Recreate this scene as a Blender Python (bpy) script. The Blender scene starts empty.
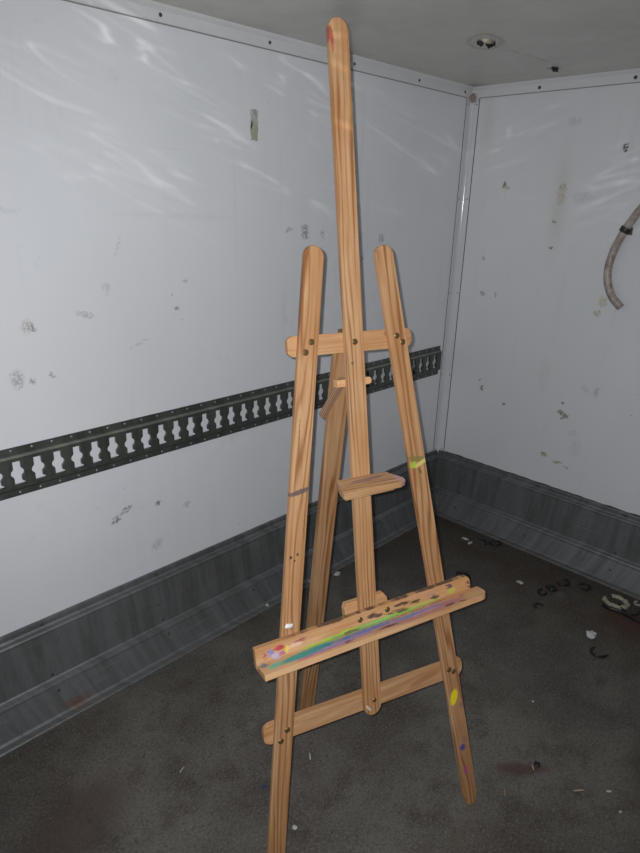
import bpy, bmesh, math, random
from mathutils import Vector, Matrix, noise as mnoise
random.seed(7)
sc = bpy.context.scene
COL = sc.collection
H = 1.76                       # inside height of the cargo box

# ------------------------------------------------------------------ object helpers
def link(o):
    COL.objects.link(o); return o
def obj(name, bm, mat, parent=None, matrix=None, smooth=False):
    me = bpy.data.meshes.new(name)
    bmesh.ops.recalc_face_normals(bm, faces=bm.faces[:])
    if smooth:
        for f in bm.faces: f.smooth = True
    bm.to_mesh(me); bm.free()
    if mat: me.materials.append(mat)
    o = link(bpy.data.objects.new(name, me))
    if parent: o.parent = parent
    if matrix is not None: o.matrix_local = matrix
    return o
def thing(name, label, cat, matrix=None, group=None):
    o = link(bpy.data.objects.new(name, None)); o.empty_display_size = .05
    if matrix is not None: o.matrix_local = matrix
    return tag(o, label, cat, group)
def tag(o, label, cat, group=None):
    o['label'] = label; o['category'] = cat
    if group: o['group'] = group
    return o
def struct(o):
    o['kind'] = 'structure'; return o
def box(bm, lo, hi):
    lo = Vector(lo); hi = Vector(hi)
    vs = [bm.verts.new((x, y, z)) for x in (lo.x, hi.x) for y in (lo.y, hi.y) for z in (lo.z, hi.z)]
    for f in ((0,1,3,2),(4,6,7,5),(0,4,5,1),(2,3,7,6),(0,2,6,4),(1,5,7,3)):
        bm.faces.new([vs[i] for i in f])
    return bm
def prism(pts, z0, z1, bev=0.0, seg=2):
    """closed 2D outline (x,y) extruded from z0 to z1 with softened edges"""
    bm = bmesh.new()
    a = [bm.verts.new((p[0], p[1], z0)) for p in pts]; b = [bm.verts.new((p[0], p[1], z1)) for p in pts]
    n = len(pts)
    bm.faces.new(a[::-1]); bm.faces.new(b)
    for i in range(n): bm.faces.new((a[i], a[(i+1) % n], b[(i+1) % n], b[i]))
    if bev:
        es = [e for e in bm.edges if abs(e.verts[0].co.z - e.verts[1].co.z) < 1e-7]
        bmesh.ops.bevel(bm, geom=es, offset=bev, segments=seg, profile=.5, affect='EDGES', clamp_overlap=True)
    return bm
def rounded_rect(x0, x1, y0, y1, r):
    """r = radii at (x0y0, x1y0, x1y1, x0y1)"""
    pts = []
    for (cx, cy, sx, sy, rr, a0) in ((x0,y0,1,1,r[0],180),(x1,y0,-1,1,r[1],270),(x1,y1,-1,-1,r[2],0),(x0,y1,1,-1,r[3],90)):
        if rr <= 0: pts.append((cx, cy)); continue
        for k in range(7):
            a = math.radians(a0 + 15*k)
            pts.append((cx+sx*rr+rr*math.cos(a), cy+sy*rr+rr*math.sin(a)))
    return pts
def tube(pts, r, n=12, closed_ends=True, radii=None):
    bm = bmesh.new(); rings = []
    prev = None
    for i, p in enumerate(pts):
        p = Vector(p)
        d = (Vector(pts[min(i+1, len(pts)-1)]) - Vector(pts[max(i-1, 0)])).normalized()
        if prev is None:
            s = d.orthogonal().normalized()
        else:
            s = (prev - d*prev.dot(d)).normalized()
        prev = s; t = d.cross(s)
        rr = radii[i] if radii else r
        rings.append([bm.verts.new(p + rr*(math.cos(2*math.pi*k/n)*s + math.sin(2*math.pi*k/n)*t)) for k in range(n)])
    for a, b in zip(rings, rings[1:]):
        for k in range(n): bm.faces.new((a[k], a[(k+1) % n], b[(k+1) % n], b[k]))
    if closed_ends:
        bm.faces.new(rings[0][::-1]); bm.faces.new(rings[-1])
    return bm
def smooth_path(P, m=8):
    out = []
    P = [Vector(p) for p in P]; Q = [2*P[0]-P[1]] + P + [2*P[-1]-P[-2]]
    for i in range(1, len(Q)-2):
        a, b, c, d = Q[i-1:i+3]
        for k in range(m):
            t = k/m
            out.append(.5*((2*b)+(c-a)*t+(2*a-5*b+4*c-d)*t*t+(3*b-a-3*c+d)*t**3))
    out.append(P[-1]); return out
def loft_profile(prof, axis, s0, s1, n=1, bm=None):
    """profile of (out, z) swept along a wall; axis 'A' = wall y=0 (sweep x), 'B' = wall x=0 (sweep y)"""
    bm = bm or bmesh.new(); rows = []
    for i in range(n+1):
        rows.append([])
        for (o, z) in prof:
            # corner mitre: the run shortens by its own protrusion at the inside corner
            e1 = s1 - o if s1 > -0.2 else s1
            s = s0 + (e1-s0)*i/n
            rows[-1].append(bm.verts.new((s, -o, z) if axis == 'A' else (-o, s, z)))
    for a, b in zip(rows, rows[1:]):
        for k in range(len(prof)-1): bm.faces.new((a[k], a[k+1], b[k+1], b[k]))
    return bm

# ------------------------------------------------------------------ material helpers
class NT:
    def __init__(s, name):
        s.m = bpy.data.materials.new(name); s.m.use_nodes = True
        s.t = s.m.node_tree; s.b = s.t.nodes['Principled BSDF']
        s.tc = s.n('ShaderNodeTexCoord'); s.P = s.tc.outputs['Object']
    def n(s, k): return s.t.nodes.new(k)
    def put(s, sock, v):
        if v is None: return
        if isinstance(v, bpy.types.NodeSocket): s.t.links.new(v, sock)
        elif isinstance(v, (tuple, list)) and sock.type == 'RGBA' and len(v) == 3: sock.default_value = (*v, 1)
        else: sock.default_value = v
    def math(s, op, a, b=None, c=None, clamp=False):
        x = s.n('ShaderNodeMath'); x.operation = op; x.use_clamp = clamp
        s.put(x.inputs[0], a); s.put(x.inputs[1], b); s.put(x.inputs[2], c); return x.outputs[0]
    def vmath(s, op, a, b=None):
        x = s.n('ShaderNodeVectorMath'); x.operation = op; s.put(x.inputs[0], a); s.put(x.inputs[1], b)
        return x.outputs['Value'] if op in ('LENGTH','DOT_PRODUCT') else x.outputs[0]
    def mapping(s, v, loc=(0,0,0), rot=(0,0,0), scale=(1,1,1), kind='POINT'):
        x = s.n('ShaderNodeMapping'); x.vector_type = kind; s.put(x.inputs['Vector'], v)
        x.inputs['Location'].default_value = loc; x.inputs['Rotation'].default_value = rot; x.inputs['Scale'].default_value = scale
        return x.outputs[0]
    def noise(s, v, scale=1, detail=3, rough=.5, out='Fac', dist=0):
        x = s.n('ShaderNodeTexNoise'); s.put(x.inputs['Vector'], v); x.inputs['Scale'].default_value = scale
        x.inputs['Detail'].default_value = detail; x.inputs['Roughness'].default_value = rough; x.inputs['Distortion'].default_value = dist
        return x.outputs[out]
    def ramp(s, v, a, b, lo=0., hi=1.):
        x = s.n('ShaderNodeMapRange'); x.interpolation_type = 'SMOOTHSTEP'; s.put(x.inputs['Value'], v)
        x.inputs['From Min'].default_value = a; x.inputs['From Max'].default_value = b
        x.inputs['To Min'].default_value = lo; x.inputs['To Max'].default_value = hi; return x.outputs[0]
    def mix(s, f, a, b, mode='MIX'):
        x = s.n('ShaderNodeMix'); x.data_type = 'RGBA'; x.blend_type = mode
        s.put(x.inputs[0], f); s.put(x.inputs[6], a); s.put(x.inputs[7], b); return x.outputs[2]
    def sep(s, v):
        x = s.n('ShaderNodeSeparateXYZ'); s.put(x.inputs[0], v); return x.outputs
    def comb(s, x_, y_, z_=0.):
        x = s.n('ShaderNodeCombineXYZ'); s.put(x.inputs[0], x_); s.put(x.inputs[1], y_); s.put(x.inputs[2], z_); return x.outputs[0]
    def bump(s, h, strength=.3, dist=.001, normal=None):
        x = s.n('ShaderNodeBump'); s.put(x.inputs['Height'], h); x.inputs['Strength'].default_value = strength
        x.inputs['Distance'].default_value = dist; s.put(x.inputs['Normal'], normal); return x.outputs[0]
    def blob(s, v2, cx, cy, rx, ry, rot=0., edge=.5):
        """soft ellipse mask in a plane (x,y of v2)"""
        m = s.mapping(v2, (cx, cy, 0), (0, 0, rot), (rx, ry, 1), 'TEXTURE')
        return s.ramp(s.vmath('LENGTH', m), 1.0, edge)
    def jitter(s, v, amp, scale, stretch=(1,1,1)):
        c = s.noise(s.mapping(v, scale=stretch), scale, 3, .6, 'Color')
        d = s.vmath('SUBTRACT', c, (.5,.5,.5))
        sc_ = s.n('ShaderNodeVectorMath'); sc_.operation = 'SCALE'; s.put(sc_.inputs[0], d); sc_.inputs['Scale'].default_value = amp
        return s.vmath('ADD', v, sc_.outputs[0])
    def done(s, color=None, rough=None, metal=None, normal=None, spec=None):
        s.put(s.b.inputs['Base Color'], color); s.put(s.b.inputs['Roughness'], rough); s.put(s.b.inputs['Metallic'], metal)
        s.put(s.b.inputs['Normal'], normal)
        if spec is not None: s.b.inputs['Specular IOR Level'].default_value = spec
        return s.m
def plain(name, col, rough=.5, metal=0., var=.25, scale=60):
    k = NT(name); n = k.noise(k.P, scale, 4, .6)
    dark = tuple(c*(1-var) for c in col)
    return k.done(k.mix(n, dark, col), rough, metal, k.bump(n, .2, .0005))

def wood(name, seed, marks=(), paint=None, tone=1.0, depth_axis=.35, pitch=.0125, grain=1.0):
    tone *= .86
    """pine: growth lines run along local X; marks = (x, y, rx, ry, rot, colour, strength)"""
    k = NT(name)
    P = k.mapping(k.P, (seed*3.7, seed*1.31, seed*.77))
    xyz = k.sep(P)
    wob = k.noise(k.mapping(P, scale=(1.3, 16, 16)), 1, 2, .5)
    wob2 = k.noise(k.mapping(P, scale=(7, 40, 40)), 1, 2, .5)
    v = k.math('ADD', xyz[1], k.math('MULTIPLY', xyz[2], depth_axis))
    ph = k.math('ADD', k.math('MULTIPLY', v, 2*math.pi/pitch), k.math('ADD', k.math('MULTIPLY', wob, 52.), k.math('MULTIPLY', wob2, 3.5)))
    ring = k.math('MULTIPLY_ADD', k.math('SINE', ph), .5, .5)
    ring = k.math('POWER', ring, 2.4)
    ring = k.math('MULTIPLY', ring, k.ramp(k.noise(k.mapping(P, (2,5,1), scale=(3.5, 50, 50)), 1, 2, .5), .32, .60, .15, 1.))
    fib = k.noise(k.mapping(P, scale=(10, 520, 520)), 1, 3, .7)
    big = k.noise(k.mapping(P, scale=(4, 14, 14)), 1, 3, .6)
    light = (.63*tone, .385*tone, .205*tone); mid = (.54*tone, .28*tone, .122*tone); dark = (.25*tone, .088*tone, .026*tone)
    c = k.mix(k.ramp(big, .35, .68), light, mid)
    c = k.mix(k.math('MULTIPLY', ring, .88*grain), c, dark)
    c = k.mix(k.math('MULTIPLY', k.ramp(fib, .45, .75), .36), c, dark)
    warm = k.noise(k.mapping(P, (4,4,4), scale=(2.2, 25, 25)), 1, 3, .6)
    c = k.mix(k.ramp(warm, .40, .66, 0, .55), c, (.40*tone, .18*tone, .066*tone))
    # grubby pores
    d = k.noise(k.mapping(P, scale=(30, 60, 60)), 1, 5, .75)
    c = k.mix(k.ramp(d, .70, .80, 0, .5), c, (.09,.05,.03))
    if marks:
        J = k.jitter(k.P, .006, 160)
        for (x, y, rx, ry, rot, col, st) in marks:
            c = k.mix(k.math('MULTIPLY', k.blob(J, x, y, rx, ry, rot, .6), st), c, col)
    if paint: c = paint(k, c)
    return k.done(c, .5, 0., k.bump(k.math('ADD', fib, ring), .12, .0005), .35)

# ------------------------------------------------------------------ shell materials
def wall_material(name, axis, marks, tint, ambers=()):
    k = NT(name); s = k.sep(k.P)
    q = k.comb(s[0] if axis == 'A' else s[1], s[2])           # in-plane coordinates
    big = k.noise(k.mapping(q, scale=(1.6, .7, 1)), 1, 3, .55)
    drip = k.noise(k.mapping(q, scale=(22, 1.6, 1)), 1, 4, .6)
    grime = k.noise(q, 7, 6, .7)
    c = k.mix(k.ramp(big, .3, .75), tint, tuple(t*f for t, f in zip(tint, (.93,.94,.95))))
    c = k.mix(k.ramp(drip, .56, .8, 0, .10), c, (.30,.30,.28))
    c = k.mix(k.ramp(grime, .60, .78, 0, .22), c, (.36,.36,.35))
    # small black specks and hairline scuffs
    sp = k.noise(q, 85, 2, .5)
    zone = k.ramp(k.noise(q, 3.1, 2, .5), .48, .66)
    c = k.mix(k.math('MULTIPLY', k.ramp(sp, .735, .775), zone), c, (.12,.12,.12))
    sc1 = k.noise(k.mapping(q, rot=(0,0,.35), scale=(3.2, 75, 1)), 1, 4, .65)
    c = k.mix(k.math('MULTIPLY', k.ramp(sc1, .69, .76), k.math('MULTIPLY', zone, .45)), c, (.22,.22,.22))
    J = k.jitter(q, .028, 55)
    for (x, z, rx, rz, rot, col, st) in marks:
        m = k.math('MULTIPLY', k.blob(J, x, z, rx, rz, rot, .45), st)
        m = k.math('MULTIPLY', m, k.ramp(k.noise(q, 130, 3, .6), .36, .56))
        c = k.mix(m, c, col)
    for (x, z, rx, rz, rot, col, st) in ambers:
        c = k.mix(k.math('MULTIPLY', k.blob(J, x, z, rx, rz, rot, .0), st), c, col)
    wav = k.noise(k.mapping(q, scale=(2.4, 5, 1)), 1, 2, .5)
    nrm = k.bump(wav, .25, .02)
    nrm = k.bump(k.noise(q, 240, 2, .5), .05, .001, nrm)
    return k.done(c, k.ramp(grime, .3, .8, .30, .5), 0., nrm, .5)

GR = (.16,.16,.165); BK = (.03,.03,.03)
wallA = wall_material('white_panel_left', 'A', [
    (-1.763, 1.047, .020, .020, 0, (.42,.36,.30), .7), (-1.752, 1.045, .008, .014, .6, GR, .8),
    (-1.62, 1.06, .030, .008, -.2, GR, .5), (-1.56, 1.12, .012, .020, .1, GR, .3), (-1.52, 1.22, .004, .04, -.35, GR, .22),
    (-1.592, .485, .022, .012, .9, (.2,.2,.2), .9), (-1.560, .505, .026, .010, .45, (.22,.22,.22), .8),
    (-1.459, .492, .012, .009, 0, (.12,.12,.12), .9), (-1.36, .455, .018, .012, .5, GR, .35), (-1.47, .36, .03, .02, .7, GR, .3),
    (-1.80, .93, .02, .03, 0, GR, .5), (-1.765, .92, .01, .01, 0, (.1,.1,.1), .6), (-1.72,.925,.01,.008,0,GR,.6),
    (-1.36, 1.05, .012, .008, 0, (.1,.1,.1), .85), (-1.33, 1.12, .012, .01, 0, GR, .5), (-1.48, .97, .04, .006, .3, GR, .35),
    (-.879, 1.244, .022, .03, 0, (.2,.2,.2), .75), (-.95, 1.25, .025, .006, .5, GR, .5), (-.80, 1.235, .012, .02, .3, GR, .5),
    (-.68, 1.18, .02, .012, .3, GR, .5), (-.50, 1.22, .02, .02, .3, GR, .5), (-.60, 1.15, .012, .012, 0, GR, .5),
    (-1.78, 1.30, .05, .010, .05, GR, .12), (-1.35, 1.29, .25, .010, -.03, GR, .07), (-.36,.66,.014,.012,0,GR,.6),
    ], (.80,.81,.84), [(-1.55, 1.0, .45, .35, 0, (.70,.70,.70), .35)])
wallB = wall_material('white_panel_right', 'B', [
    (-.184, 1.414, .012, .010, 0, (.07,.07,.04), 1.), (-.19, 1.405, .022, .012, .3, (.40,.38,.22), .6),
    (-.546, .588, .022, .014, .3, (.20,.19,.12), 1.), (-.560, .575, .026, .007, -.5, (.13,.12,.08), .9), (-.54, .625, .010, .006, 0, (.1,.1,.1), .8),
    (-.50, .400, .022, .008, -.2, (.30,.27,.12), .9), (-.557, .385, .028, .008, -.1, (.35,.31,.14), .9), (-.60, .375, .015, .007, 0, GR, .6),
    (-.415, 1.381, .020, .048, .1, (.50,.46,.30), .7), (-.412, 1.41, .016, .014, 0, (.38,.34,.2), .7),
    (-.625, 1.026, .022, .026, .2, (.55,.53,.40), .9), (-.611, .985, .018, .014, 0, (.42,.40,.30), .9),
    (-.190, .609, .012, .014, 0, (.15,.14,.13), 1.), (-.175, .645, .008, .008, 0, (.1,.1,.1), .9), (-.30, .565, .010, .006, 0, (.1,.1,.1), .9),
    (-.610, 1.53, .011, .016, .5, (.05,.05,.05), 1.), (-.49, 1.375, .050, .022, 0, GR, .2), (-.40, 1.20, .010, .008, 0, BK, .9),
    (-.40, 1.29, .010, .008, 0, GR, .8), (-.14, 1.0, .014, .012, 0, GR, .6), (-.20, 1.0, .010, .016, 0, GR, .5), (-.13, 1.14, .010, .010, 0, GR, .6),
    (-.66, .70, .012, .03, .1, GR, .35), (-.62, .70, .02, .02, .1, GR, .2), (-.60, .52, .02, .02, .1, GR, .2), (-.62, .46, .03, .05, .1, GR, .12), (-.42, 1.62, .03, .02, 0, GR, .2),
    (-.45, .72, .03, .10, 0, (.6,.6,.59), .4),
    ], (.76,.77,.79), [(-.41, 1.35, .05, .28, 0, (.50,.47,.36), .3), (-.08, 1.62, .05, .2, 0, (.55,.5,.4), .25)])

def ceiling_material():
    k = NT('grey_ceiling_panel'); s = k.sep(k.P); k.P = k.comb(s[0], s[1])
    big = k.noise(k.P, 2.2, 4, .6); fine = k.noise(k.P, 16, 5, .7)
    c = k.mix(k.ramp(big, .3, .7), (.68,.66,.60), (.57,.55,.50))
    c = k.mix(k.ramp(fine, .55, .8, 0, .3), c, (.42,.41,.37))
    J = k.jitter(k.P, .03, 30)
    ring = k.math('MULTIPLY', k.blob(J, -.60, -.41, .10, .055, .5, .85), k.math('SUBTRACT', 1., k.blob(J, -.60, -.405, .085, .04, .5, .8)))
    c = k.mix(k.math('MULTIPLY', ring, .35), c, (.17,.13,.11))
    c = k.mix(k.math('MULTIPLY', k.blob(J, -.61, -.40, .05, .03, .5, .2), .4), c, (.45,.37,.34))
    c = k.mix(k.math('MULTIPLY', k.blob(J, -.38, -.42, .22, .007, -.1, .2), .3), c, (.16,.15,.14))
    c = k.mix(k.math('MULTIPLY', k.blob(J, -.165, -.40, .04, .03, .0, .2), .7), c, (.10,.10,.10))
    c = k.mix(k.math('MULTIPLY', k.blob(J, -.03, -.03, .06, .10, .0, .1), .6), c, (.24,.19,.12))
    return k.done(c, k.ramp(fine, .3, .7, .28, .42), 0., k.bump(big, .3, .02), .5)
def floor_material():
    k = NT('dark_rubber_floor')
    big = k.noise(k.P, 2.6, 4, .6); mid = k.noise(k.P, 9, 5, .65); grit = k.noise(k.P, 190, 3, .7); g2 = k.noise(k.P, 420, 2, .6)
    c = k.mix(k.ramp(big, .35, .65), (.070,.059,.050), (.132,.120,.103))
    c = k.mix(k.ramp(mid, .45, .68, 0, .75), c, (.050,.037,.030))
    s = k.sep(k.P)
    # browner and darker towards the front wall (x near 0)
    near = k.ramp(s[0], -.75, -.2)
    c = k.mix(k.math('MULTIPLY', near, k.ramp(k.noise(k.P, 5, 4, .6), .32, .6, .35, 1.)), c, (.046,.031,.021))
    c = k.mix(k.ramp(grit, .50, .68, 0, .65), c, (.21,.20,.185)); c = k.mix(k.ramp(k.noise(k.P, 120, 3, .7), .50, .36, 0, .4), c, (.03,.026,.022))
    c = k.mix(k.ramp(g2, .66, .76, 0, .9), c, (.42,.40,.37))
    c = k.mix(k.ramp(k.noise(k.P, 60, 4, .7), .25, .42, .7, 0), c, (.016,.014,.012))
    # fibres / scratches
    f = k.noise(k.mapping(k.P, rot=(0,0,.9), scale=(50, 300, 1)), 1, 3, .6)
    c = k.mix(k.ramp(f, .60, .72, 0, .6), c, (.20,.19,.18))
    J = k.jitter(k.P, .03, 25)
    for (x, y, rx, ry, r, col, st) in [(-1.08,-1.03,.10,.028,-.75,(.07,.032,.024),.7), (-.62,-1.05,.04,.025,0,(.03,.026,.022),.4),
            (-1.50,-.55,.05,.04,0,(.11,.07,.05),.3),(-.28,-1.02,.10,.16,0,(.075,.038,.024),.7),(-1.36,-1.02,.04,.03,0,(.11,.08,.06),.4),
            (-1.579,-.619,.008,.008,0,(.01,.03,.20),1.), (-.85,-1.32,.25,.14,.3,(.050,.030,.025),.7), (-1.95,-.40,.22,.12,.3,(.065,.040,.036),.6), (-.281,-.764,.03,.03,0,(.13,.12,.11),.5)]:
        c = k.mix(k.math('MULTIPLY', k.blob(J, x, y, rx, ry, r, .3), st), c, col)
    n = k.bump(grit, .5, .002); n = k.bump(mid, .3, .006, n)
    return k.done(c, k.ramp(mid, .3, .7, .62, .5), 0., n, .4)
def metal_material(name, base, dirt, rough=.42, metal=.75, streak=True, amt=.6, fold_highlight=None):
    k = NT(name); s = k.sep(k.P); u = k.math('ADD', s[0], s[1])
    q = k.comb(u, s[2])
    st = k.noise(k.mapping(q, scale=(26, 2.2, 1)), 1, 6, .7)
    sc_ = k.noise(k.mapping(q, scale=(3, 150, 1)), 1, 4, .65)
    sp = k.noise(k.P, 60, 5, .7)
    c = k.mix(k.ramp(st, .35, .68, 0, amt), base, dirt)
    c = k.mix(k.ramp(sc_, .55, .72, 0, .30), c, tuple(min(1, b*1.7) for b in base))
    c = k.mix(k.ramp(sp, .62, .74, 0, .6), c, tuple(d*.4 for d in dirt))
    if fold_highlight:      # highlight along the fold, painted into the colour as a lighter strip
        hl_mask = k.ramp(k.math('ABSOLUTE', k.math('SUBTRACT', s[2], fold_highlight[0])), fold_highlight[1], fold_highlight[1]*.4)
        c = k.mix(k.math('MULTIPLY', hl_mask, k.ramp(st, .3, .6, .9, .45)), c, fold_highlight[2])
    if streak:
        J = k.jitter(q, .03, 30)
        c = k.mix(k.math('MULTIPLY', k.blob(J, -1.78-.08, .022, .05, .02, 0, .2), .7), c, (.22,.10,.07))
    return k.done(c, k.ramp(sp, .3, .7, rough, rough+.15), metal, k.bump(k.math('ADD', sc_, sp), .15, .001), .5)

M_floor = floor_material(); M_ceil = ceiling_material()
M_kick = metal_material('dull_aluminium_kick_plate', (.20,.205,.21), (.075,.075,.073), .40, .45, True, .6)
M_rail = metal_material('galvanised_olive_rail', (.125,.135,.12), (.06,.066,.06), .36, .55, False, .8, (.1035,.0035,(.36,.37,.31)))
M_trim = plain('white_trim', (.74,.74,.75), .28, 0., .08, 30)
M_corner = plain('pale_corner_trim', (.72,.73,.78), .13, 0., .10, 30)
M_steel = plain('bright_rivet_steel', (.42,.42,.40), .35, .8, .3, 200)
M_dark = plain('dark_screw_steel', (.10,.095,.09), .5, .5, .4, 200)
M_brass = plain('brass_screw', (.26,.17,.065), .4, .7, .35, 400)
M_shell = plain('white_shell_panel', (.80,.80,.80), .4, 0., .06, 4)

# ------------------------------------------------------------------ shell
XL, YB = -4.6, -2.15
def panel(name, lo, hi, m): return struct(obj(name, box(bmesh.new(), lo, hi), m))
panel('floor', (XL, YB-.03, -.05), (.03, .03, 0), M_floor)
panel('ceiling', (XL, YB-.03, H), (.03, .03, H+.04), M_ceil)
panel('wall_left', (XL, 0, 0), (0, .03, H), wallA)
panel('wall_front', (0, YB-.03, 0), (.03, .03, H), wallB)
panel('wall_right', (XL, YB-.03, 0), (0, YB, H), M_shell)
panel('wall_rear', (XL-.03, YB-.03, 0), (XL, .03, H), M_shell)

# kick plates (folded metal along the foot of the walls)
KP = [(.000,.274),(.0045,.273),(.006,.268),(.006,.256),(.010,.251),(.020,.249),(.023,.245),(.022,.238),(.0325,.104),(.036,.100),(.045,.096),(.048,.090),(.0485,.084),(.072,.014),(.078,.009),(.0935,.0065),(.0964,.004),(.0964,0)]
def bolt_bm(r, h, n=14):
    bm = bmesh.new()
    rings = [(r, 0), (r, h*.45), (r*.72, h*.85), (r*.3, h)]
    vs = [[bm.verts.new((a*math.cos(2*math.pi*k/n), a*math.sin(2*math.pi*k/n), z)) for k in range(n)] for a, z in rings]
    for a, b in zip(vs, vs[1:]):
        for k in range(n): bm.faces.new((a[k], a[(k+1) % n], b[(k+1) % n], b[k]))
    bm.faces.new(vs[-1]); bm.faces.new(vs[0][::-1]); return bm
def facing(p, nrm):
    return Matrix.Translation(p) @ Vector((0,0,1)).rotation_difference(Vector(nrm)).to_matrix().to_4x4()
def prof_out(z):
    for (o0, z0), (o1, z1) in zip(KP, KP[1:]):
        if z1 <= z <= z0 and z0 > z1: return o0 + (o1-o0)*(z0-z)/(z0-z1)
    return 0
kickA = struct(obj('baseboard_left', loft_profile(KP, 'A', XL, 0, 60), M_kick))
kickB = struct(obj('baseboard_front', loft_profile(KP, 'B', YB, 0, 40), M_kick))
# ragged gap over the front kick plate, its darkness added as a black strip
bm = bmesh.new()
ys = [-2.1 + .012*i for i in range(172)]
lo_ = []; hi_ = []
for y_ in ys:
    hgt = .0015 + .005*max(0, mnoise.noise(Vector((y_*22, 1, 0)))+.25)
    lo_.append([bm.verts.new((x_, y_, .2725)) for x_ in (-.0022, 0)]); hi_.append([bm.verts.new((x_, y_, .2735+hgt)) for x_ in (-.0022, 0)])
for i in range(len(ys)-1):
    bm.faces.new((lo_[i][0], lo_[i+1][0], hi_[i+1][0], hi_[i][0])); bm.faces.new((hi_[i][0], hi_[i+1][0], hi_[i+1][1], hi_[i][1]))
obj('dark_gap_strip', bm, plain('black_gap_strip', (.035,.034,.03), .7, 0, .5, 60), kickB)
proto = None
def put_copies(proto_bm, name, mat, spots, parent):
    first = None
    for (p, nrm) in spots:
        if first is None:
            o = first = obj(name, proto_bm, mat, parent, facing(p, nrm), True)
        else:
            o = first.copy(); link(o); o.parent = parent; o.matrix_local = facing(p, nrm)
spA = []
for x in (-2.17, -1.83, -1.487, -1.15, -.80, -.45, -.16):
    for z in (.262, .115, .072):
        if z in (.115,): z = .1145
        spA.append(((x + (.004 if z < .1 else 0), -prof_out(z), z), (0,-1,.12 if z > .1 else .3)))
put_copies(bolt_bm(.0042, .0025), 'bolt', M_dark, spA, kickA)
spB = [((-prof_out(z), y, z), (-1, 0, .2)) for y in (-.16, -.5, -.85) for z in (.262, .1145, .05)]
put_copies(bolt_bm(.0042, .0025), 'bolt', M_dark, spB, kickB)

# trims
TP = [(0,1.7232),(.0035,1.7232),(.005,1.727),(.0055,1.748),(.012,1.756),(.014,1.76)]
t1 = struct(obj('trim_1', loft_profile(TP, 'A', XL, 0, 1), M_trim))
t2 = struct(obj('trim_2', loft_profile(TP, 'B', YB, 0, 1), M_trim))
sA = [((x, -.0055, 1.738), (0,-1,0)) for x in (-1.71, -1.369, -1.03, -.685, -.349, -.06)]
put_copies(bolt_bm(.0045, .003), 'screw', M_dark, sA, t1)
sB = [((-.0055, y, 1.736), (-1,0,0)) for y in (-.277, -.603, -.93)]
put_copies(bolt_bm(.0055, .004), 'screw', M_dark, sB, t2)
# grey strip under each trim: seam with its shadow line put into the colour
M_seam_shade = plain('grey_seam_shade', (.36,.36,.35), .6, 0, .4, 40)
bm = bmesh.new(); box(bm, (XL, -.0012, 1.7205), (-.03, 0, 1.7232)); obj('seam', bm, M_seam_shade, t1)
bm = bmesh.new(); box(bm, (-.0012, YB, 1.7205), (0, -.03, 1.7232)); obj('seam', bm, M_seam_shade, t2)
# corner trim: two flat flanges joined by a small cove
cp = [(-.034,0),(-.034,-.003),(-.018,-.0035)] + [(-.018+.0145*math.sin(a), -.018+.0145*math.cos(a)) for a in [math.radians(t) for t in (0,11,22,34,45,56,68,79,90)]] + [(-.0035,-.018),(-.003,-.034),(0,-.034)]
bm = bmesh.new()
lo_ = [bm.verts.new((x, y, .262)) for x, y in cp]; hi_ = [bm.verts.new((x, y, 1.745)) for x, y in cp]
for i in range(len(cp)-1):
    f = bm.faces.new((lo_[i], lo_[i+1], hi_[i+1], hi_[i])); f.smooth = 2 <= i <= 11
t3 = struct(obj('trim_3', bm, M_corner))
put_copies(bolt_bm(.0026, .0016), 'screw', M_dark, [q for z in (.28, .634, .99, 1.36, 1.70) for q in (((-.027,-.003,z),(0,-1,0)), ((-.003,-.026,z),(-1,0,0)))], t3)
bm = bmesh.new(); box(bm, (-.0362, -.001, .27), (-.034, 0, 1.72)); box(bm, (-.001, -.0362, .27), (0, -.034, 1.72)); obj('seam', bm, M_dark, t3)
# lump of old sealant in the top corner
def lump(r, seed, sq=(1,1,1), sub=2, amp=.5):
    bm = bmesh.new(); bmesh.ops.create_icosphere(bm, subdivisions=sub, radius=1)
    for v in bm.verts:
        d = 1 + amp*mnoise.noise(v.co*1.6 + Vector((seed, 0, 0)))
        v.co = Vector((v.co.x*sq[0], v.co.y*sq[1], v.co.z*sq[2]))*d*r
    return bm
M_amber = plain('aged_amber_sealant', (.42,.36,.25), .45, 0, .55, 120)
o = obj('sealant', lump(.011, 3, (1,1,1.3), 3, .7), M_amber, t3); o.location = (-.016,-.016,1.722)

# ------------------------------------------------------------------ slotted tie rail
RX0, RX1, PITCH, X0 = -3.2, -.060, .0494, -1.8340
rail = thing('tie_rail', 'long olive grey metal tie rail with cut slots screwed across the left white wall', 'rail', Matrix.Translation((RX1, 0, .642)))
def rl(p): return Vector(p) - Vector((RX1, 0, .642))
bm = bmesh.new()
prof_top = [(.001,.7673),(.003,.7673),(.003,.751),(.0125,.744)]
prof_bot = [(.0125,.665),(.003,.6575),(.003,.6418),(.001,.6418)]
for pr in (prof_top, prof_bot):
    a = [bm.verts.new(rl((RX0,-o_,z))) for o_, z in pr]; b = [bm.verts.new(rl((RX1,-o_,z))) for o_, z in pr]
    for i in range(len(pr)-1): bm.faces.new((a[i], a[i+1], b[i+1], b[i]))
def slot_outline(cx, cz):
    w, W = .0098, .0168
    pts = [(-w,.030),(w,.030),(w,.012)]
    for t in (50, 25, 0, -25, -50): pts.append((W*math.cos(math.radians(t)), .0125*math.sin(math.radians(t))))
    pts += [(w,-.0125),(w,-.022),(W,-.026),(W,-.030),(-w,-.030),(-w,-.012)]
    for t in (230, 205, 180, 155, 130): pts.append((W*math.cos(math.radians(t)), .0125*math.sin(math.radians(t))))
    pts.append((-w,.012))
    return [(cx+x, cz+z) for x, z in pts]
zt, zb, zc = .744, .665, .7045
kmin = math.ceil((RX0+.03-X0)/PITCH); kmax = math.floor((RX1-.02-X0)/PITCH)
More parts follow.
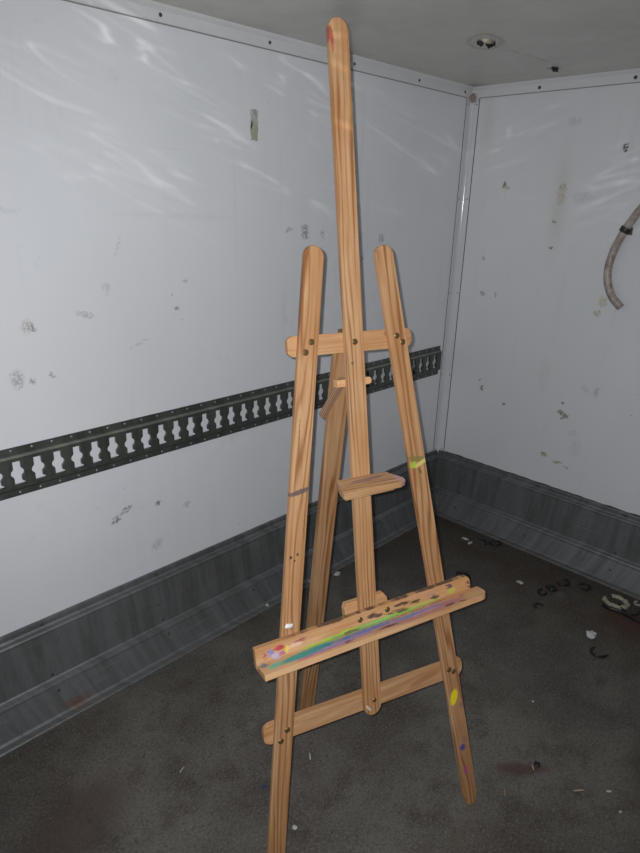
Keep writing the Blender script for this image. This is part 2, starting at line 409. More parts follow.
edges_x = [RX0] + [X0+PITCH*(k+.5) for k in range(kmin, kmax)] + [RX1]
for i, k in enumerate(range(kmin, kmax+1)):
    fb = bmesh.new()
    def loop(pts):
        vs = [fb.verts.new((x, 0, z)) for x, z in pts]
        return [fb.edges.new((vs[j], vs[(j+1) % len(vs)])) for j in range(len(vs))]
    xa, xb = edges_x[i], edges_x[i+1]
    es = loop([(xa,zb),(xb,zb),(xb,zt),(xa,zt)]) + loop(slot_outline(X0+PITCH*k, zc))
    bmesh.ops.triangle_fill(fb, edges=es, use_beauty=True)
    for f in fb.faces:
        bm.faces.new([bm.verts.new(rl((v.co.x, -.0125, v.co.z))) for v in f.verts])
    # thickness of the punched edge
    so = slot_outline(X0+PITCH*k, zc)
    for j in range(len(so)):
        p, q = so[j], so[(j+1) % len(so)]
        bm.faces.new([bm.verts.new(rl(t)) for t in ((p[0],-.0125,p[1]),(q[0],-.0125,q[1]),(q[0],-.0045,q[1]),(p[0],-.0045,p[1]))])
    fb.free()
bmesh.ops.remove_doubles(bm, verts=bm.verts[:], dist=1e-5)
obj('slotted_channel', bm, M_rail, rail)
rs = []
for k in range(math.floor((-2.15-X0)/PITCH), kmax+1):
    x = X0 + PITCH*(k-.12)
    if x > RX1-.01: continue
    rs.append((rl((x, -.003, .7595)), (0,-1,0)))
    rs.append((rl((x+.008, -.003, .6495)), (0,-1,0)))
put_copies(bolt_bm(.0036, .0022, 10), 'rivet', M_steel, rs, rail)

# ------------------------------------------------------------------ the easel
PSI, LEAN = -0.3209, 0.1962
ev = Vector((math.cos(PSI), math.sin(PSI), 0)); back = Vector((-ev.y, ev.x, 0))
vv = Vector((0,0,1))*math.cos(LEAN) + back*math.sin(LEAN); nv = ev.cross(vv)
ORI = Vector((-1.5023, -.9170, 0)) + ev*.0025
EM = Matrix((ev, vv, nv)).transposed().to_4x4(); EM.translation = ORI       # easel frame: x across, y up the frame, z to the viewer
easel = thing('easel', 'pine wooden artist easel with paint-smeared tray standing on the dark floor', 'easel', EM)
T = .011; W = .0385
def member(p0, p1, z):      # local matrix: X runs p0 -> p1 in the easel plane, origin at p0
    p0 = Vector((p0[0], p0[1], z)); p1 = Vector((p1[0], p1[1], z if len(p1) < 3 else p1[2]))
    x = (p1-p0).normalized(); zc_ = Vector((0,0,1)); zc_ = (zc_ - x*zc_.dot(x)).normalized(); y = zc_.cross(x)
    m = Matrix((x, y, zc_)).transposed().to_4x4(); m.translation = p0
    return m, (p1-p0).length
def screw(parent, x, y, z, r=.0042, rot=0.):
    """brass pan-head screw with a slot"""
    bm = bmesh.new(); n = 16
    prof = [(r, 0), (r*.98, .0010), (r*.80, .0018), (r*.5, .0021)]
    vs = [[bm.verts.new((a*math.cos(2*math.pi*k/n), a*math.sin(2*math.pi*k/n), h)) for k in range(n)] for a, h in prof]
    for a, b in zip(vs, vs[1:]):
        for k in range(n): bm.faces.new((a[k], a[(k+1) % n], b[(k+1) % n], b[k]))
    # slot: centre ring sunk
    c = [bm.verts.new((v.co.x*.9, v.co.y*.9, .0006)) for v in vs[-1]]
    for k in range(n): bm.faces.new((vs[-1][k], vs[-1][(k+1) % n], c[(k+1) % n], c[k]))
    bm.faces.new(c)
    o = obj('screw', bm, M_brass, parent, Matrix.Translation((x, y, z)) @ Matrix.Rotation(rot, 4, 'Z'), False)
    return o

BR = (.12,.07,.05)
K = -(.2549-.0719)/1.288
leg_len = math.hypot(.2549-.0719, 1.288)
def leg_outline(L, tip, r):   # foot tapers slightly to a rounded tip, top is rounded
    w = W/2
    pts = [(tip*.15, -w*.62), (tip, -w), (L-r, -w)]
    for a in (-70,-45,-20,0,20,45,70):
        a = math.radians(a); pts.append((L-r+r*math.cos(a), w*math.sin(a)/math.sin(math.radians(78))))
    pts += [(L-r, w), (tip, w), (tip*.15, w*.62), (0, w*.3), (0, -w*.3)]
    return pts
def front_leg(side, marks, seed):
    m, L = member((side*.2549, .004), (side*.0719, 1.288+.0), -T)
    o = obj('side_leg', prism(leg_outline(L, .03, .017), 0, T, .0022), wood('pine_side_leg', seed, marks, tone=.97), easel, m)
    return o, m
LL, mLL = front_leg(-1, [(.846,.000,.006,.030,.30,(.11,.08,.075),.9),(.720,.010,.004,.004,0,(.05,.03,.02),.9),(.725,-.004,.004,.003,0,(.05,.03,.02),.9),(.713,.002,.003,.003,0,(.05,.03,.02),.9),
    (.95,.008,.05,.0012,0,(.12,.06,.03),.7),(.78,-.014,.04,.0015,.02,(.12,.06,.03),.6)], 1.0)
RR, mRR = front_leg(1, [(.868,.000,.007,.030,-.3,(.20,.17,.05),.8),(.858,.012,.008,.008,0,(.33,.50,.04),.95),(.857,-.008,.006,.022,.25,(.62,.52,.16),.9),(.842,-.002,.010,.003,.3,(.10,.09,.03),.8),
    (.298,.004,.024,.012,-.35,(.85,.66,.02),1.),(.162,.002,.011,.009,.2,(.07,.06,.30),.9),(.100,.004,.014,.007,0,(.42,.08,.25),.85),(.18,-.006,.012,.008,.2,(.25,.14,.2),.5),(.27,-.012,.012,.006,.2,(.22,.14,.16),.6),
    (.06,-.012,.03,.005,0,(.38,.18,.22),.5)], 2.3)
def along_leg(m, side, a, h):      # easel coords -> leg local
    return m.inverted() @ Vector((a, h, 0))
for (leg, m, pts) in ((LL, mLL, [(-.1045,1.099),(-.0915,1.117),(-.212,.352),(-.197,.371)]), (RR, mRR, [(.0945,1.116),(.1075,1.103),(.1975,.370),(.2095,.362)])):
    for (a, h) in pts:
        q = along_leg(m, 0, a, h); screw(leg, q.x, q.y, T, .0060, a*9)

mast_m, mL = member((-.001, .331), (0, 1.672), -T)
mpts = leg_outline(mL, .0, .019)
w = W/2
mpts = [(.019-.019*math.cos(math.radians(a)), w*math.sin(math.radians(a))/math.sin(math.radians(80))) for a in (70,45,20,0,-20,-45,-70)] + [(.019,-w)] + mpts[2:10] + [(mL-.017, w), (.019, w)]
# tidy outline: bottom arc, right side, top arc, left side
top = [(mL-.019+.019*math.cos(math.radians(a)), w*math.sin(math.radians(a))/math.sin(math.radians(80))) for a in (-70,-45,-20,0,20,45,70)]
bot = [(.019-.019*math.cos(math.radians(a)), w*math.sin(math.radians(a))/math.sin(math.radians(80))) for a in (70,45,20,0,-20,-45,-70)]
mast = obj('mast', prism(bot + [(.020,-w), (mL-.020,-w)] + top + [(mL-.020,w), (.020,w)], 0, T, .0022),
    wood('pine_mast', 5.2, [(mL-.03,.017,.018,.006,.1,(.36,.06,.05),.8),(mL-.045,.014,.02,.004,0,(.42,.08,.06),.6),(.050,-.010,.009,.006,0,(.50,.13,.08),.6),(.74,.008,.003,.004,0,BR,.8),(.02,.012,.012,.003,.6,(.75,.68,.6),.7)]), easel, mast_m)
screw(mast, 1.111-.331, .0, T, .0060, .3); screw(mast, .034, -.003, T, .0050, 1.)

def crossbar(x0, x1, h0, h1, hh, name, seed, z=-2*T-.0005, marks=()):
    m, L = member((x0, h0), (x1, h1), z)
    return obj(name, prism(rounded_rect(0, L, -hh/2, hh/2, [hh*.30]*4), 0, T, .0022), wood('pine_'+name, seed, marks, tone=1.05, grain=.5), easel, m)
crossbar(-.1345, .1365, 1.1105, 1.1105, .038, 'upper_crossbar', 7.7, marks=[(.215,.012,.010,.007,.2,(.30,.10,.05),.7),(.222,.002,.006,.006,0,(.36,.14,.07),.6)])
crossbar(-.2420, .2425, .3655, .3610, .042, 'lower_crossbar', 9.1, marks=[(.38,0,.05,.010,.15,(.33,.14,.06),.6),(.10,-.004,.06,.008,.1,(.40,.2,.1),.5)])

# rear leg: hinged behind the upper crossbar, foot on the floor
r0 = Vector((.005, .0785, -.3895)); r1 = Vector((.005, 1.128, -.0475))
x = (r1-r0).normalized(); y = Vector((1,0,0)).cross(x)*0 + Vector((-1,0,0)); zz = x.cross(y)
rm = Matrix((x, y, zz)).transposed().to_4x4(); rm.translation = r0
Lr = (r1-r0).length
rear = obj('rear_leg', prism([(0.004,-.021),(Lr-.012,-.021),(Lr,-.012),(Lr,.012),(Lr-.012,.021),(-.003,.021)], -.008, .008, .002), wood('pine_rear_leg', 11.4, [], tone=.80, pitch=.016), easel, rm)
# hinge plate between rear leg and upper crossbar
bm = bmesh.new(); box(bm, (-.014, 1.098, -.0405), (.014, 1.136, -.0286)); obj('hinge', bm, M_brass, easel)

# strut and spacer behind the mast
bm = prism([(-.037,-.007),(.034,-.007),(.0395,-.004),(.0395,.003),(.036,.007),(-.037,.007)], -.016, 0, .0008)
spacer = obj('mast_spacer', bm, wood('pale_plywood', 13.0, tone=1.25, grain=.1), easel, Matrix.Translation((0, 1.0335, -T-.0002)))
a0 = Vector((-.0120, 1.0395, -.0335)); a1 = Vector((-.0240, .960, -.1080))
x = (a1-a0).normalized(); y = Vector((1,0,0)); y = (y-x*y.dot(x)).normalized(); zz = x.cross(y)
sm = Matrix((x, y, zz)).transposed().to_4x4(); sm.translation = a0
k = NT('plywood_strut'); s_ = k.sep(k.P)
band = k.ramp(k.math('SINE', k.math('MULTIPLY', k.math('ADD', s_[1], k.math('MULTIPLY', s_[2], .8)), 1400.)), -.2, .5)
fib = k.noise(k.mapping(k.P, scale=(20,300,300)), 1, 3, .6)
M_ply = k.done(k.mix(band, (.20,.10,.06), k.mix(fib, (.38,.22,.13), (.52,.34,.22))), .6)
obj('strut', prism([(0,-.0065),((a1-a0).length,-.0065),((a1-a0).length+.004,0),((a1-a0).length,.0065),(0,.0065)], -.006, .006, .001), M_ply, easel, sm)

# tray block behind the mast
bm = prism([(-.049,-.022),(.049,-.022),(.051,.010),(.042,.0225),(-.047,.0225),(-.051,.012)], -.016, 0, .0018)
obj('tray_block', bm, wood('pale_block', 15.0, tone=1.15, grain=.2), easel, Matrix.Translation((.002, .566, -T-.0002)) @ Matrix.Rotation(.02, 4, 'Z'))

# painted tray: backboard + ledge
def tray_paint(k, c):
    s = k.sep(k.P)
    sv = k.math('SUBTRACT', s[1], k.math('MAXIMUM', k.math('SUBTRACT', s[2], .014), 0.))
    q = k.comb(s[0], sv)
    # smears are dragged along the tray
    j1 = k.noise(k.mapping(q, scale=(38, 260, 1)), 1, 4, .65, 'Color')
    d = k.vmath('MULTIPLY', k.vmath('SUBTRACT', j1, (.5,.5,.5)), (.04,.014,0))
    J = k.vmath('ADD', q, d)
    br = k.ramp(k.noise(k.mapping(q, (3,1,0), scale=(45, 420, 1)), 1, 4, .6), .36, .50)
    br2 = k.ramp(k.noise(k.mapping(q, (9,4,0), scale=(30, 300, 1)), 1, 4, .6), .44, .56)
    LIME=(.34,.58,.05); GREEN=(.10,.45,.13); TEAL=(.03,.30,.27); BLUE=(.06,.17,.45); PUR=(.26,.20,.45); PINK=(.55,.13,.22); DUSK=(.34,.16,.15); DK=(.06,.04,.035); ROSE=(.42,.20,.17)
    def L(c, x, y, rx, ry, rot, col, st=1., brk=None, edge=.55):
        m = k.math('MULTIPLY', k.blob(J, x, y, rx, ry, rot, edge), st)
        if brk is not None: m = k.math('MULTIPLY', m, brk)
        return k.mix(m, c, col)
    c = L(c, .12, -.026, .15, .017, .02, ROSE, .8)
    c = L(c, .10, -.018, .10, .010, .03, PUR, .8, br)
    c = L(c, -.03, -.030, .13, .008, .02, DUSK, .8, br2)
    c = L(c, -.145, -.030, .055, .005, .05, PINK, .95, br)
    c = L(c, -.09, -.023, .12, .009, .04, PUR, .9, br)
    c = L(c, -.155, -.016, .080, .013, .08, TEAL, .95)
    c = L(c, -.225, -.020, .020, .010, .3, (.12,.45,.28), .9)
    c = L(c, -.02, -.014, .09, .009, .03, BLUE, .95, br)
    c = L(c, -.10, -.013, .06, .006, .05, (.03,.16,.40), .8, br2)
    c = L(c, .075, -.018, .030, .005, .03, (.05,.28,.50), .8, br)
    c = L(c, .115, -.024, .05, .003, .04, (.45,.40,.62), .8, br2)
    c = L(c, .00, -.001, .19, .006, .02, GREEN, .75, br)
    c = L(c, -.10, .001, .085, .0028, .05, LIME, .9, br)
    c = L(c, .08, .0015, .13, .0028, .015, LIME, .85, br)
    c = L(c, .03, .000, .05, .0018, .03, (.22,.62,.22), .8, br2)
    c = L(c, .10, -.0065, .10, .0022, .02, DK, .85, br2)
    c = L(c, -.055, -.002, .025, .004, .05, (.12,.11,.05), .85, br)
    c = L(c, .20, .010, .015, .008, 0, (.48,.50,.10), .8)
    c = L(c, .175, -.022, .035, .008, .02, (.45,.17,.22), .8)
    c = L(c, .215, -.018, .012, .008, .4, (.30,.10,.20), .8)
    c = L(c, .23, -.022, .03, .012, 0, (.55,.42,.14), .5)
    c = L(c, .06, .006, .04, .004, -.1, DK, .9, br)
    for (x, y, rx, ry, col) in [(.0, .016, .013, .006, DK), (.015, .011, .011, .004, (.10,.05,.04)), (.067, .020, .016, .004, DK), (.085, .017, .012, .0035, DK), (.108, .014, .014, .004, (.05,.07,.02)),
            (.150, .013, .006, .007, (.10,.04,.05)), (.196, .021, .009, .006, (.12,.06,.10)), (.246, .015, .006, .005, (.10,.03,.06)), (.142, .017, .014, .010, (.50,.27,.17)), (.158,.008,.012,.004,(.08,.06,.03)),
            (-.205, .0185, .009, .006, (.45,.03,.06)), (-.221, .013, .007, .012, (.22,.22,.50)), (-.200, .006, .016, .005, (.42,.14,.24)), (-.214, .004, .008, .010, (.50,.42,.55)), (-.190, .010, .006, .009, (.72,.65,.08)),
            (-.235, .010, .004, .010, (.40,.08,.12)), (-.160, .018, .014, .004, (.38,.10,.10)), (-.172, .012, .018, .006, (.75,.48,.36)), (-.242,-.008,.007,.008,(.10,.18,.22)), (-.13, .012, .03, .003, (.66,.38,.20)),
            (.17,-.030,.018,.003,DK), (.20,-.034,.010,.004,(.10,.06,.05)), (-.075,-.028,.010,.004,(.20,.06,.10)), (.02,-.028,.03,.003,(.12,.05,.07)), (.26,.003,.02,.003,(.22,.04,.10))]:
        c = L(c, x, y, rx, ry, 0., col, .9, None, .6)
    # grimy chipped upper edge
    e = k.ramp(k.math('ADD', s[1], k.math('MULTIPLY', k.noise(k.mapping(q, scale=(28, 60, 1)), 1, 3, .6), .012)), .0355, .0368)
    return k.mix(k.math('MULTIPLY', e, k.ramp(s[0], -.22, -.12, .0, .8)), c, (.05,.035,.03))
M_tray = wood('painted_pine_tray', 17.3, paint=tray_paint, tone=1.2, pitch=.030, grain=.22)
tm = Matrix.Translation((.001, .5440, .0004)) @ Matrix.Rotation(.0430, 4, 'Z')
tray = obj('canvas_tray', prism(rounded_rect(-.2535, .252, -.012, .0305, [.001,.002,.015,.001]), 0, T, .0015), M_tray, easel, tm)
# ledge is extruded in depth: outline in (x, depth)
bm = prism(rounded_rect(-.2535, .268, .0142, .0530, [.0005,.001,.019,.0005]), 0, .012, .0015)
for v in bm.verts: v.co = Vector((v.co.x, -.012+v.co.z, v.co.y))
led = obj('ledge', bm, M_tray, tray)
screw(tray, -.028, .0160, T, .0060, .4); screw(tray, .037, .0175, T, .0060, 1.2)
for o_ in tray.children:
    if o_.name.startswith('screw'): o_['label'] = 'dark brass screw head'
# white dab of plaster/paint on the left leg just above the tray
q = along_leg(mLL, 0, -.178, .5845)
dab = obj('paint_dab', lump(.009, 5, (.55,1.15,.28), 2, .5), plain('white_dab', (.82,.82,.80), .5, 0, .2, 200), LL, Matrix.Translation((q.x, q.y, T+.001)), True); dab['label'] = 'dried blob of white paint'

# canvas holder on the mast
M_hold = wood('stained_pine_holder', 19.9, [(.0, .018, .05, .008, -.1, (.22,.13,.13), .7), (.02,.03,.045,.005,.05,(.30,.17,.12),.6), (.066,.035,.012,.02,0,(.45,.30,.34),.7)], tone=1.02)
hm = Matrix.Translation((0, .8500, .0004)) @ Matrix.Rotation(math.radians(90+12), 4, 'X')
# local x across, y = forward (towards the viewer), z = down
pts = [(-.0565,0),(.0525,0),(.0735,.036),(.071,.046),(.060,.051),(-.069,.053),(-.0655,.030)]
bm = prism(pts, 0, .013, .0016)
m3 = Matrix(((1,0,0),(0,-math.sin(.25),-math.cos(.25)),(0,math.cos(.25),-math.sin(.25)))).to_4x4(); m3.translation = Vector((0, .8505, .0006))
hold = obj('canvas_holder', bm, M_hold, easel, m3)
bm = prism([(-.050,.002),(.048,.002),(.048,.044),(-.062,.047)], .0132, .0195, .001)
obj('cleat', bm, M_hold, hold)

# ------------------------------------------------------------------ hose on the front wall
k = NT('translucent_grimy_hose'); s_ = k.sep(k.P)
n1 = k.noise(k.P, 45, 5, .7); n2 = k.noise(k.mapping(k.P, scale=(60,60,14)), 1, 3, .6)
c = k.mix(k.ramp(n1, .35, .65), (.44,.39,.34), (.24,.19,.16)); c = k.mix(k.ramp(n2, .56, .7, 0, .6), c, (.58,.54,.48))
M_hose = k.done(c, .4, 0, k.bump(n1, .2, .001))
hose = thing('hose', 'grimy beige plastic hose curving down the right-hand wall to an open end', 'hose', Matrix.Translation((-.02,-.69,1.024)))
off = Vector((-.02,-.69,1.024))
path = smooth_path([Vector((-.018, y, z)) - off for y, z in [(-.94,1.56),(-.85,1.50),(-.765,1.425),(-.695,1.335),(-.650,1.245),(-.630,1.165),(-.635,1.100),(-.660,1.050),(-.694,1.018)]], 6)
R = .0135
bm = tube(path, R, 18, False)
inner = tube(path[-14:], R*.72, 18, False)      # bore at the open end
me_ = bpy.data.meshes.new('t'); inner.to_mesh(me_); inner.free(); bm.from_mesh(me_); bpy.data.meshes.remove(me_)
# annular lip
d = (path[-1]-path[-2]).normalized(); s1_ = d.orthogonal().normalized(); s2_ = d.cross(s1_)
ro = [bm.verts.new(path[-1]+R*(math.cos(t)*s1_+math.sin(t)*s2_)) for t in [2*math.pi*k_/18 for k_ in range(18)]]
ri = [bm.verts.new(path[-1]+R*.72*(math.cos(t)*s1_+math.sin(t)*s2_)) for t in [2*math.pi*k_/18 for k_ in range(18)]]
for k_ in range(18): bm.faces.new((ro[k_], ro[(k_+1) % 18], ri[(k_+1) % 18], ri[k_]))
obj('hose_tube', bm, M_hose, hose, None, True)
i0 = min(range(len(path)), key=lambda i: (path[i]+off-Vector((-.018,-.658,1.268))).length)
pc = path[i0]; dd = (path[i0+1]-path[i0-1]).normalized()
cl = [pc - dd*.009, pc - dd*.0085, pc - dd*.003, pc+dd*.003, pc + dd*.0085, pc + dd*.009]
clip = obj('clip', tube(cl, R, 18, True, [R*1.02, R*1.28, R*1.32, R*1.32, R*1.28, R*1.02]), plain('black_rubber', (.025,.025,.028), .45, 0, .4, 200), hose, None, False)
clip['label'] = 'black band clip'
bm = bmesh.new(); box(bm, (-.006,-.004,-.012), (.006,.010,.012)); o = obj('clip_tab', bm, M_dark, clip); o.location = pc + Vector((.006,-.016,-.004)).normalized()*.018

# ------------------------------------------------------------------ small things on the walls / ceiling
M_tape = plain('aged_clear_tape', (.50,.50,.40), .35, 0, .35, 90)
bm = bmesh.new()
cols, rows = 6, 14
g = [[bm.verts.new(((i/cols-.5)*.026*(1 if j > 1 else .85)+.002*mnoise.noise(Vector((i*.9,j*.7,0))), -.0006-.004*max(0, mnoise.noise(Vector((i*.6,j*.5,4)))), (j/rows-.5)*.078 + (.006*mnoise.noise(Vector((i*1.3,9,0))) if j in (0,rows) else 0))) for i in range(cols+1)] for j in range(rows+1)]
for j in range(rows):
    for i in range(cols): bm.faces.new((g[j][i], g[j][i+1], g[j+1][i+1], g[j+1][i]))
ext = bmesh.ops.extrude_face_region(bm, geom=bm.faces[:])
for v in [e for e in ext['geom'] if isinstance(e, bmesh.types.BMVert)]: v.co.y -= .0006
k = NT('yellowed_tape'); s_ = k.sep(k.P)
up = k.ramp(k.math('ADD', s_[2], k.math('MULTIPLY', k.noise(k.P, 60, 3, .6), .02)), .0, .03)
cc = k.mix(up, (.40,.41,.30), (.48,.48,.46)); J = k.jitter(k.comb(s_[0], s_[2]), .012, 80)
cc = k.mix(k.math('MULTIPLY', k.blob(J, -.012, -.002, .006, .016, -.3, .5), .9), cc, (.06,.06,.04))
cc = k.mix(k.math('MULTIPLY', k.blob(J, .002, .035, .003, .014, 0, .5), .7), cc, (.15,.15,.12))
cc = k.mix(k.ramp(k.noise(k.P, 110, 3, .6), .5, .7, 0, .5), cc, (.66,.66,.62))
tag(obj('tape_scrap', bm, k.done(cc, .35), None, Matrix.Translation((-1.083, 0, 1.530))), 'yellowed scrap of old tape stuck high on the left wall beside the easel mast', 'tape')

M_rust = plain('corroded_black_stub', (.05,.04,.035), .7, .2, .6, 150)
ins = thing('bolt_stub', 'cluster of dark corroded bolt stubs poking through the stained ceiling patch', 'bolt', Matrix.Translation((-.600,-.408,H)))
for (dx, dy, s, sd) in ((-.016,.004,.0085,1),(.010,-.006,.010,4),(.000,.012,.007,6),(.024,-.004,.0085,9),(.018,-.018,.006,12)):
    o = obj('stub', lump(s, sd, (1,.8,.9), 2, .9), M_rust, ins, None, True); o.location = (dx, dy, -.003)
o = obj('filler', lump(.013, 21, (1.6,1,.4), 2, .8), plain('pale_filler', (.62,.55,.42), .6, 0, .3, 100), ins, None, True); o.location = (-.014,-.014,-.001)
o['label'] = 'pale smear of filler'
o = obj('sealant_lump', lump(.014, 33, (1.1,.6,.6), 3, 1.), M_rust, None, Matrix.Translation((-.165,-.405,H-.002)), True)
tag(o, 'small black lump on the ceiling edge above the right-hand wall', 'sealant')

# ------------------------------------------------------------------ debris on the floor
M_blk = plain('black_plastic', (.012,.012,.013), .4, 0, .4, 150)
M_white = plain('off_white_plastic', (.55,.54,.50), .5, 0, .25, 90)
M_cream = plain('cream_foam', (.46,.43,.33), .6, 0, .55, 60)
def arc(cx, cy, r, a0, a1, n=14, z=.004, sq=1., rot=0., wob=0.):
    out = []
    for i in range(n+1):
        a = math.radians(a0+(a1-a0)*i/n); x_, y_ = r*math.cos(a), r*sq*math.sin(a)
        out.append((cx+x_*math.cos(rot)-y_*math.sin(rot), cy+x_*math.sin(rot)+y_*math.cos(rot), z+wob*abs(math.sin(a*1.5))))
    return out
def scrap(name, cat, label, bm, mat, x, y, z=0., group=None, smooth=True):
    o = obj(name, bm, mat, None, Matrix.Translation((x, y, z)), smooth); return tag(o, label, cat, group)
# torn cream ring with a black strap
# camera-side direction on the floor here is about (-.85,-.2); image right is about (.3,-.95)
n = 40; bm = bmesh.new(); rr = []
for i in range(n+1):
    a = math.radians(100 + 300*i/n); wob = .006*mnoise.noise(Vector((i*.5,2,0)))
    ro_, ri_ = .041+wob, .024+.008*mnoise.noise(Vector((i*.7,7,0))); hz = .010+.004*mnoise.noise(Vector((i*.4,1,3)))
    rr.append([bm.verts.new((r_*math.cos(a)*1.0, r_*math.sin(a)*1.15, z_)) for r_, z_ in ((ro_,.001),(ro_-.002,hz),((ro_+ri_)/2,hz+.004),(ri_,hz*.6),(ri_+.002,.001))])
for a_, b_ in zip(rr, rr[1:]):
    for k_ in range(5): bm.faces.new((a_[k_], a_[(k_+1) % 5], b_[(k_+1) % 5], b_[k_]))
bm.faces.new(rr[0]); bm.faces.new(rr[-1][::-1])
scrap('torn_ring', 'scrap', 'torn cream plastic ring lying by the foot of the right-hand wall', bm, M_cream, -.178, -.925)
scrap('black_strap', 'strap', 'black strap end lying flat in front of the torn cream ring', tube(smooth_path([(0.0,.035,.006),(-.004,.01,.007),(.004,-.03,.007),(-.004,-.08,.008),(.0,-.13,.007)], 6), .006, 10, True), M_blk, -.232, -.935)
scrap('cable_piece', 'cable', 'thin black looped cable piece touching the torn cream ring', tube(smooth_path([(.03,.02,.004),(.0,.0,.008),(-.012,-.03,.006),(.004,-.05,.004),(.03,-.05,.004)], 6), .0028, 8, True), M_blk, -.205, -.955)
scrap('foam_curl', 'scrap', 'small grey curl of foam beside the wall right of the torn ring', tube(arc(0,0,.011,20,300,16,.005), .004, 8), M_cream, -.130, -.985)
# black wire clips
LB = 'black curved wire clip, '
for (x_, y_, r_, a0, a1, rot, lab) in [
        (-.197,-.737,.023,200,430,2.2+3.14, LB+'left one of the two nearest the torn cream ring'),
        (-.166,-.806,.022,40,300,2.4, LB+'just left of the torn cream ring, against the wall'),
        (-.494,-.992,.026,100,310,2.5+3.14, LB+'just below the white lump'),
        (-.128,-.410,.024,0,300,2.2, LB+'farthest back, close to the corner of the walls'),
        (-.170,-.360,.028,150,290,2.0, LB+'beside the little white flakes near the corner'),
        (-.318,-.712,.016,0,270,.5, LB+'small tight one left of the dark patch'),
        (-.405,-.742,.015,180,400,2.6, LB+'small one nearest the easel tray end'),
        (-.455,-.455,.035,-80,60,.3, LB+'large loop showing just above the tray end')]:
    scrap('wire_clip', 'wire clip', lab, tube(arc(0,0,r_,a0,a1,16,.0046,.85,rot), .0038, 8), M_blk, x_, y_, 0, 'black wire clips scattered on the floor')
scrap('pebble', 'lump', 'white crumpled lump on the floor in front of the torn cream ring', lump(.015, 2, (1,1,.75), 3, .6), plain('white_lump', (.62,.61,.60), .7, 0, .3, 120), -.434, -.941, .009)
scrap('paper_chip', 'scrap', 'white chip on the floor by the left wall between rear leg and mast', lump(.015, 8, (1,.7,.35), 2, .7), M_white, -.785, -.112, .0045)
scrap('plastic_flake', 'flake', 'white flake on the floor left of the farthest wire clip, nearer the corner', lump(.014, 11, (.6,1.1,.25), 2, .8), M_white, -.190, -.300, .003, 'pale flakes')
scrap('plastic_flake', 'flake', 'white elongated flake touching the wire clip near the corner', lump(.014, 14, (1.1,.5,.25), 2, .8), M_white, -.205, -.335, .003, 'pale flakes')
scrap('plastic_flake', 'flake', 'pale flake alone on the floor right of the easel tray end', lump(.012, 17, (.8,1,.35), 2, .8), M_white, -.318, -.625, .003, 'pale flakes')
scrap('dirt_clump', 'dirt', 'black clump of dirt between the wire clips by the right-hand wall', lump(.016, 19, (1,1.3,.35), 2, .7), M_blk, -.268, -.725, .004)
scrap('paint_crumb', 'crumb', 'white crumb lying on top of the left kick plate flange, the larger', lump(.0065, 22, (1,1,.8), 2, .6), M_white, -1.115, -.088, .0125, 'white crumbs on the left kick plate')
scrap('paint_crumb', 'crumb', 'white crumb on the left kick plate flange close behind the left easel leg', lump(.005, 25, (1,1,.8), 2, .6), M_white, -.905, -.087, .0115, 'white crumbs on the left kick plate')
# splinters and chips in the foreground
M_spl = plain('pale_splinter', (.48,.42,.28), .7, 0, .3, 80); M_red = plain('reddish_splinter', (.40,.22,.14), .7, 0, .3, 80)
def sliver(L, w_, rot, z=.002):
    return tube([(math.cos(rot)*L*t, math.sin(rot)*L*t, z + .001*math.sin(t*3)) for t in (-.5,-.3,0,.3,.5)], w_, 6, True, [w_*.3, w_, w_*1.2, w_, w_*.3])
for (x_, y_, L_, w_, rot, m_, lab) in [
        (-1.036,-1.159,.028,.0016,-.75,M_spl,'pale wood splinter right of the black crumb in the lower right foreground'),
        (-1.172,-1.035,.024,.0014,.55,M_red,'reddish wood splinter beside the foot of the right easel leg'),
        (-1.055,-1.048,.018,.0014,.8,M_spl,'tiny pale splinter standing out against the black crumb'),
        (-1.696,-.440,.020,.0016,.3,M_spl,'pale splinter on the bare floor left of the left easel leg'),
        (-1.440,-.633,.020,.0018,.9,M_white,'thin white shaving just below the lower crossbar'),
        (-.985,-1.212,.014,.0022,-.9,M_white,'short white chip at the lower right, beyond the pale splinter'),
        (-1.205,-.960,.012,.0012,-.2,M_spl,'tiny pale sliver right of the right easel foot')]:
    scrap('splinter', 'splinter', lab, sliver(L_, w_, rot), m_, x_, y_, 0, 'splinters on the floor')
scrap('rubber_crumb', 'crumb', 'black crumb with a pale speck on the lower right floor', lump(.008, 31, (1,1,.6), 2, .7), M_blk, -1.040, -1.052, .003)
scrap('paint_crumb', 'crumb', 'small white crumb on the floor right of the left easel leg foot', lump(.006, 41, (1,1,.5), 2, .6), M_white, -1.599, -.746, .002)
for i, (x_, y_, lab) in enumerate([(-1.02,-1.252,'tiny white speck at the far lower right of the floor'), (-.845,-.942,'tiny white speck on the floor right of the yellow dab on the leg')]):
    scrap('grit_speck', 'speck', lab, lump(.0036, 50+i, (1,1,.7), 1, .5), M_white, x_, y_, .001)

# ------------------------------------------------------------------ camera
yaw, pitch, roll = math.radians(44.139145), math.radians(19.893299), math.radians(1.648381)
f = Vector((math.cos(pitch)*math.cos(yaw), math.cos(pitch)*math.sin(yaw), -math.sin(pitch)))
r = f.cross(Vector((0,0,1))).normalized(); u = r.cross(f)
r2 = r*math.cos(roll)+u*math.sin(roll); u2 = -r*math.sin(roll)+u*math.cos(roll)
CP = Vector((-2.30852, -1.47763, 1.33791))
cam = bpy.data.cameras.new('camera'); co = link(bpy.data.objects.new('camera', cam))
m = Matrix((r2, u2, -f)).transposed().to_4x4(); m.translation = CP; co.matrix_world = m
cam.sensor_fit = 'HORIZONTAL'; cam.sensor_width = 36; cam.lens = 36*623.2335/640; cam.clip_start = .02
sc.camera = co

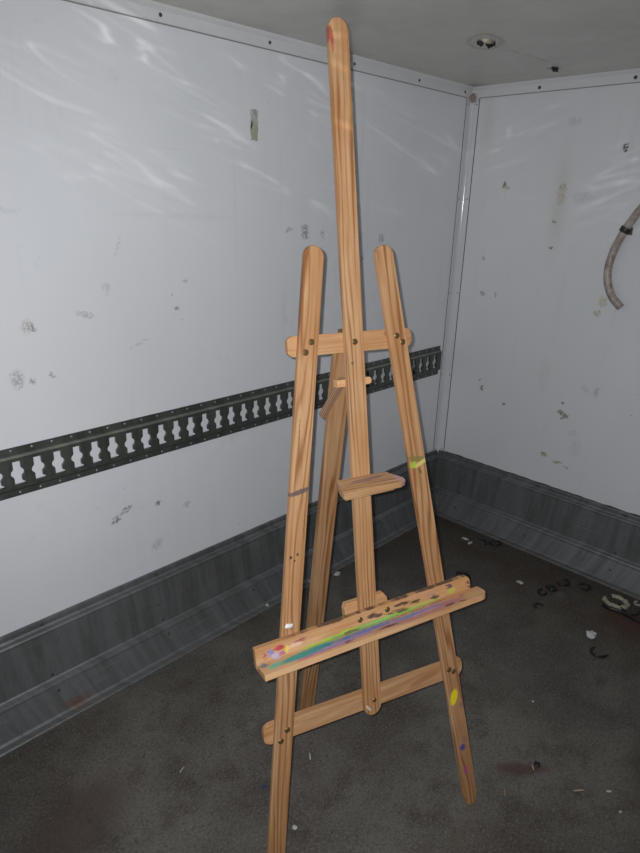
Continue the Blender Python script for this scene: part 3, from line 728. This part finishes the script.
# ------------------------------------------------------------------ light: the phone's flash, and an added patterned lamp for the wall streaks
fl = bpy.data.lights.new('phone_flash', 'SPOT'); fl.energy = 69; fl.shadow_soft_size = .0035; fl.spot_size = math.radians(120); fl.spot_blend = .9; fl.color = (.95,.975,1.)
fo = link(bpy.data.objects.new('phone_flash', fl))
m = Matrix((r2, u2, -f)).transposed().to_4x4(); m.translation = CP - r2*.014 + u2*.009; fo.matrix_world = m

# added patterned lamp, standing in for flash scattered overhead: bright folds on upper walls
gl = bpy.data.lights.new('streak_gobo', 'POINT'); gl.energy = 7; gl.shadow_soft_size = .006; gl.use_nodes = True
go = link(bpy.data.objects.new('streak_gobo', gl)); go.location = (-1.98, -1.36, 1.60)
t = gl.node_tree; em = t.nodes['Emission']
class LN(NT):
    def __init__(s, t): s.t = t
g = LN(t); tc = g.n('ShaderNodeTexCoord'); d = tc.outputs['Normal']; x_, y_, z_ = g.sep(d)[0:3]
az = g.math('ARCTAN2', y_, x_); u_ = g.math('ABSOLUTE', g.math('SUBTRACT', az, math.atan2(1.36, 1.98)))
el = g.math('DIVIDE', z_, g.math('SQRT', g.math('ADD', g.math('MULTIPLY', x_, x_), g.math('MULTIPLY', y_, y_))))
w_ = g.math('SUBTRACT', el, g.math('MULTIPLY', u_, .32))
q = g.comb(az, w_)
def folds(loc, sx, sy, pw):
    nn = g.noise(g.mapping(q, loc, (0,0,0), (sx, sy, 1)), 1, 1.2, .45, dist=.25)
    rd = g.math('SUBTRACT', 1., g.math('MULTIPLY', g.math('ABSOLUTE', g.math('SUBTRACT', nn, .5)), 3.), clamp=True)
    return g.math('POWER', rd, pw)
brk = g.ramp(g.noise(g.mapping(q, (5,2,0), (0,0,0), (6, 10, 1)), 1, 2, .5), .40, .60)
env = g.math('MULTIPLY', g.ramp(el, -.30, -.05), g.ramp(el, .16, .05))
st = g.math('MULTIPLY', g.math('MULTIPLY', g.math('ADD', folds((1,3,0), 2.6, 28, 75.), g.math('MULTIPLY', folds((7,1,0), 3.4, 42, 80.), 1.)), brk), env)
g.put(em.inputs['Strength'], g.math('MULTIPLY', st, 4.2))

wd = bpy.data.worlds.new('world'); sc.world = wd; wd.use_nodes = True
wd.node_tree.nodes['Background'].inputs[0].default_value = (.5,.6,.8,1); wd.node_tree.nodes['Background'].inputs[1].default_value = .05

vs = sc.view_settings; sc.display_settings.display_device = 'sRGB'
vs.view_transform = 'Standard'; vs.look = 'None'; vs.gamma = 1; vs.use_curve_mapping = False; vs.exposure = 0
